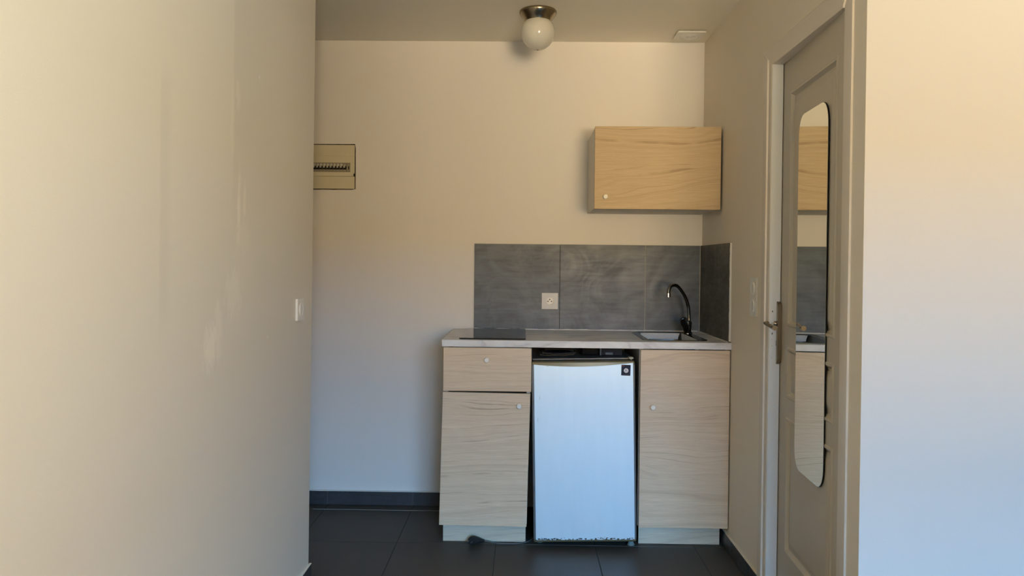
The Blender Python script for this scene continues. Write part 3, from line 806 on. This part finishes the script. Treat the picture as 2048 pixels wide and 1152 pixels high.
# socket on the backsplash
so = thing('power_socket', 'white square socket on the slate tiles above the worktop', 'socket', (.145, B-.0105, 1.112))
sx, sz, h = .1453, 1.1125, .0433
obj('plate', add_prism(bmesh.new(), rrect(sx-h, sx+h, sz-h, sz+h, .002, 2), B-.0195, B-.0105, 'xz', bev=.0015), M['socket'], so)
obj('collar', lathe([(.0225, -.0), (.0225, -.0035), (.0195, -.0040), (.0185, -.0012), (.0175, -.0005)], (sx-.001, B-.0195, sz-.002), 'y', 36), M['plastic'], so, smooth=30)
obj('socket_face', lathe([(.0178, 0), (.0178, -.0022), (.0170, -.0028)], (sx-.001, B-.0195, sz+.001), 'y', 36), M['plastic'], so, smooth=30)
for dx, dz, r in ((-.0105, -.001, .0031), (.0085, -.001, .0031), (-.001, .009, .0032)):
    obj('pin_hole' if dz < 0 else 'earth_pin', lathe([(r, -.0028), (r, -.0031 if dz < 0 else -.006)], (sx+dx, B-.0195, sz+dz), 'y', 12), M['black'], so)

# light switches (round rockers in square plates)
def switch(name, label, side, yc, zc, hh, rock):
    s = 1 if side == 'L' else -1; xw = L if side == 'L' else R
    t = thing(name, label, 'light switch', (xw, yc, zc))
    o = rrect(yc-.0405, yc+.0405, zc-hh, zc+hh, .002, 2)
    obj('plate', add_prism(bmesh.new(), o, xw+s*.0003, xw+s*.0095, 'yz', bev=.001), M['plastic'], t)
    for dz in rock:
        bm = lathe([(.0275, 0), (.0275, .0012), (.0250, .0014), (.0248, .0004)], (0, yc, zc+dz), 'x', 36)
        bmesh.ops.scale(bm, verts=bm.verts, vec=(s, 1, 1)); bmesh.ops.translate(bm, verts=bm.verts, vec=(xw+s*.0095, 0, 0))
        obj('ring', bm, M['plastic'], t, smooth=30)
        bm = bmesh.new(); N = 32; a = []; b = []
        for k in range(N):
            an = 2*math.pi*k/N; y_ = .0240*math.cos(an); z_ = .0240*math.sin(an)
            a.append(bm.verts.new((xw+s*.0092, yc+y_, zc+dz+z_))); b.append(bm.verts.new((xw+s*(.0118+.0022*y_/.024*(-1)), yc+y_*.97, zc+dz+z_*.97)))
        for k in range(N): bm.faces.new((a[k], a[(k+1) % N], b[(k+1) % N], b[k]))
        bm.faces.new(b)
        obj('rocker', bm, M['plastic'], t)
    return t
switch('light_switch', 'single white switch on the left wall', 'L', 2.832, 1.127, .0415, (0,))
switch('light_switch', 'double upright white switch on the right wall beside the door frame', 'R', 3.078, 1.183, .0795, (.036, -.036))

# ------------------------------------------------------------------ ceiling
gl = thing('ceiling_lamp', 'round opal glass globe lamp on the ceiling', 'ceiling light', (.0585, 3.52, CZ))
bm = lathe([(.085, 0), (.0875, -.003), (.0880, -.008), (.0860, -.014), (.0800, -.024), (.0690, -.036), (.0620, -.046), (.0600, -.053), (.056, -.055)], (.0585, 3.52, CZ), 'z', 48)
obj('canopy', bm, M['brass'], gl, smooth=40, label='aged nickel ceiling canopy')
prof = [(.0520, -.050)]
gr, gc = .0800, -.1010
for k in range(0, 25):
    a = math.radians(48-138*k/24); prof.append((max(.0008, gr*math.cos(a)), gc+gr*math.sin(a)))
obj('globe', lathe(prof, (.0585, 3.52, CZ), 'z', 48), M['opal'], gl, smooth=70, label='white opal glass globe')
obj('globe_tip', lathe([(.001, -.0035), (.003, -.0025), (.0035, .001)], (.0585, 3.52, CZ+gc-gr), 'z', 12), M['trimolive'], gl)
vt = thing('ceiling_vent', 'square white extractor vent in the ceiling corner above the wall cabinet', 'vent', (.843, 3.855, CZ))
vx, vy, vh = .8435, 3.855, .0735
obj('vent_base', lathe([(.058, 0), (.058, -.006)], (vx, vy, CZ), 'z', 32), M['gap'], vt)
obj('vent_cover', add_prism(bmesh.new(), rrect(vx-vh, vx+vh, vy-vh, vy+vh, .014, 5), CZ-.0135, CZ-.0055, 'xy', bev=.002), M['plastic'], vt)
for r in (.052, .036, .020):
    bm = bmesh.new(); loops = []
    for rr, z in ((r, -.0133), (r-.001, -.0165), (r-.005, -.0165), (r-.006, -.0133)):
        loops.append([(vx+rr*math.cos(2*math.pi*k/40), vy+rr*math.sin(2*math.pi*k/40), CZ+z) for k in range(40)])
    ringloft(bm, loops); obj('vent_ring', bm, M['plastic'], vt, smooth=30)
obj('vent_centre', lathe([(.010, -.0133), (.009, -.017), (.002, -.018)], (vx, vy, CZ), 'z', 20), M['plastic'], vt, smooth=40)
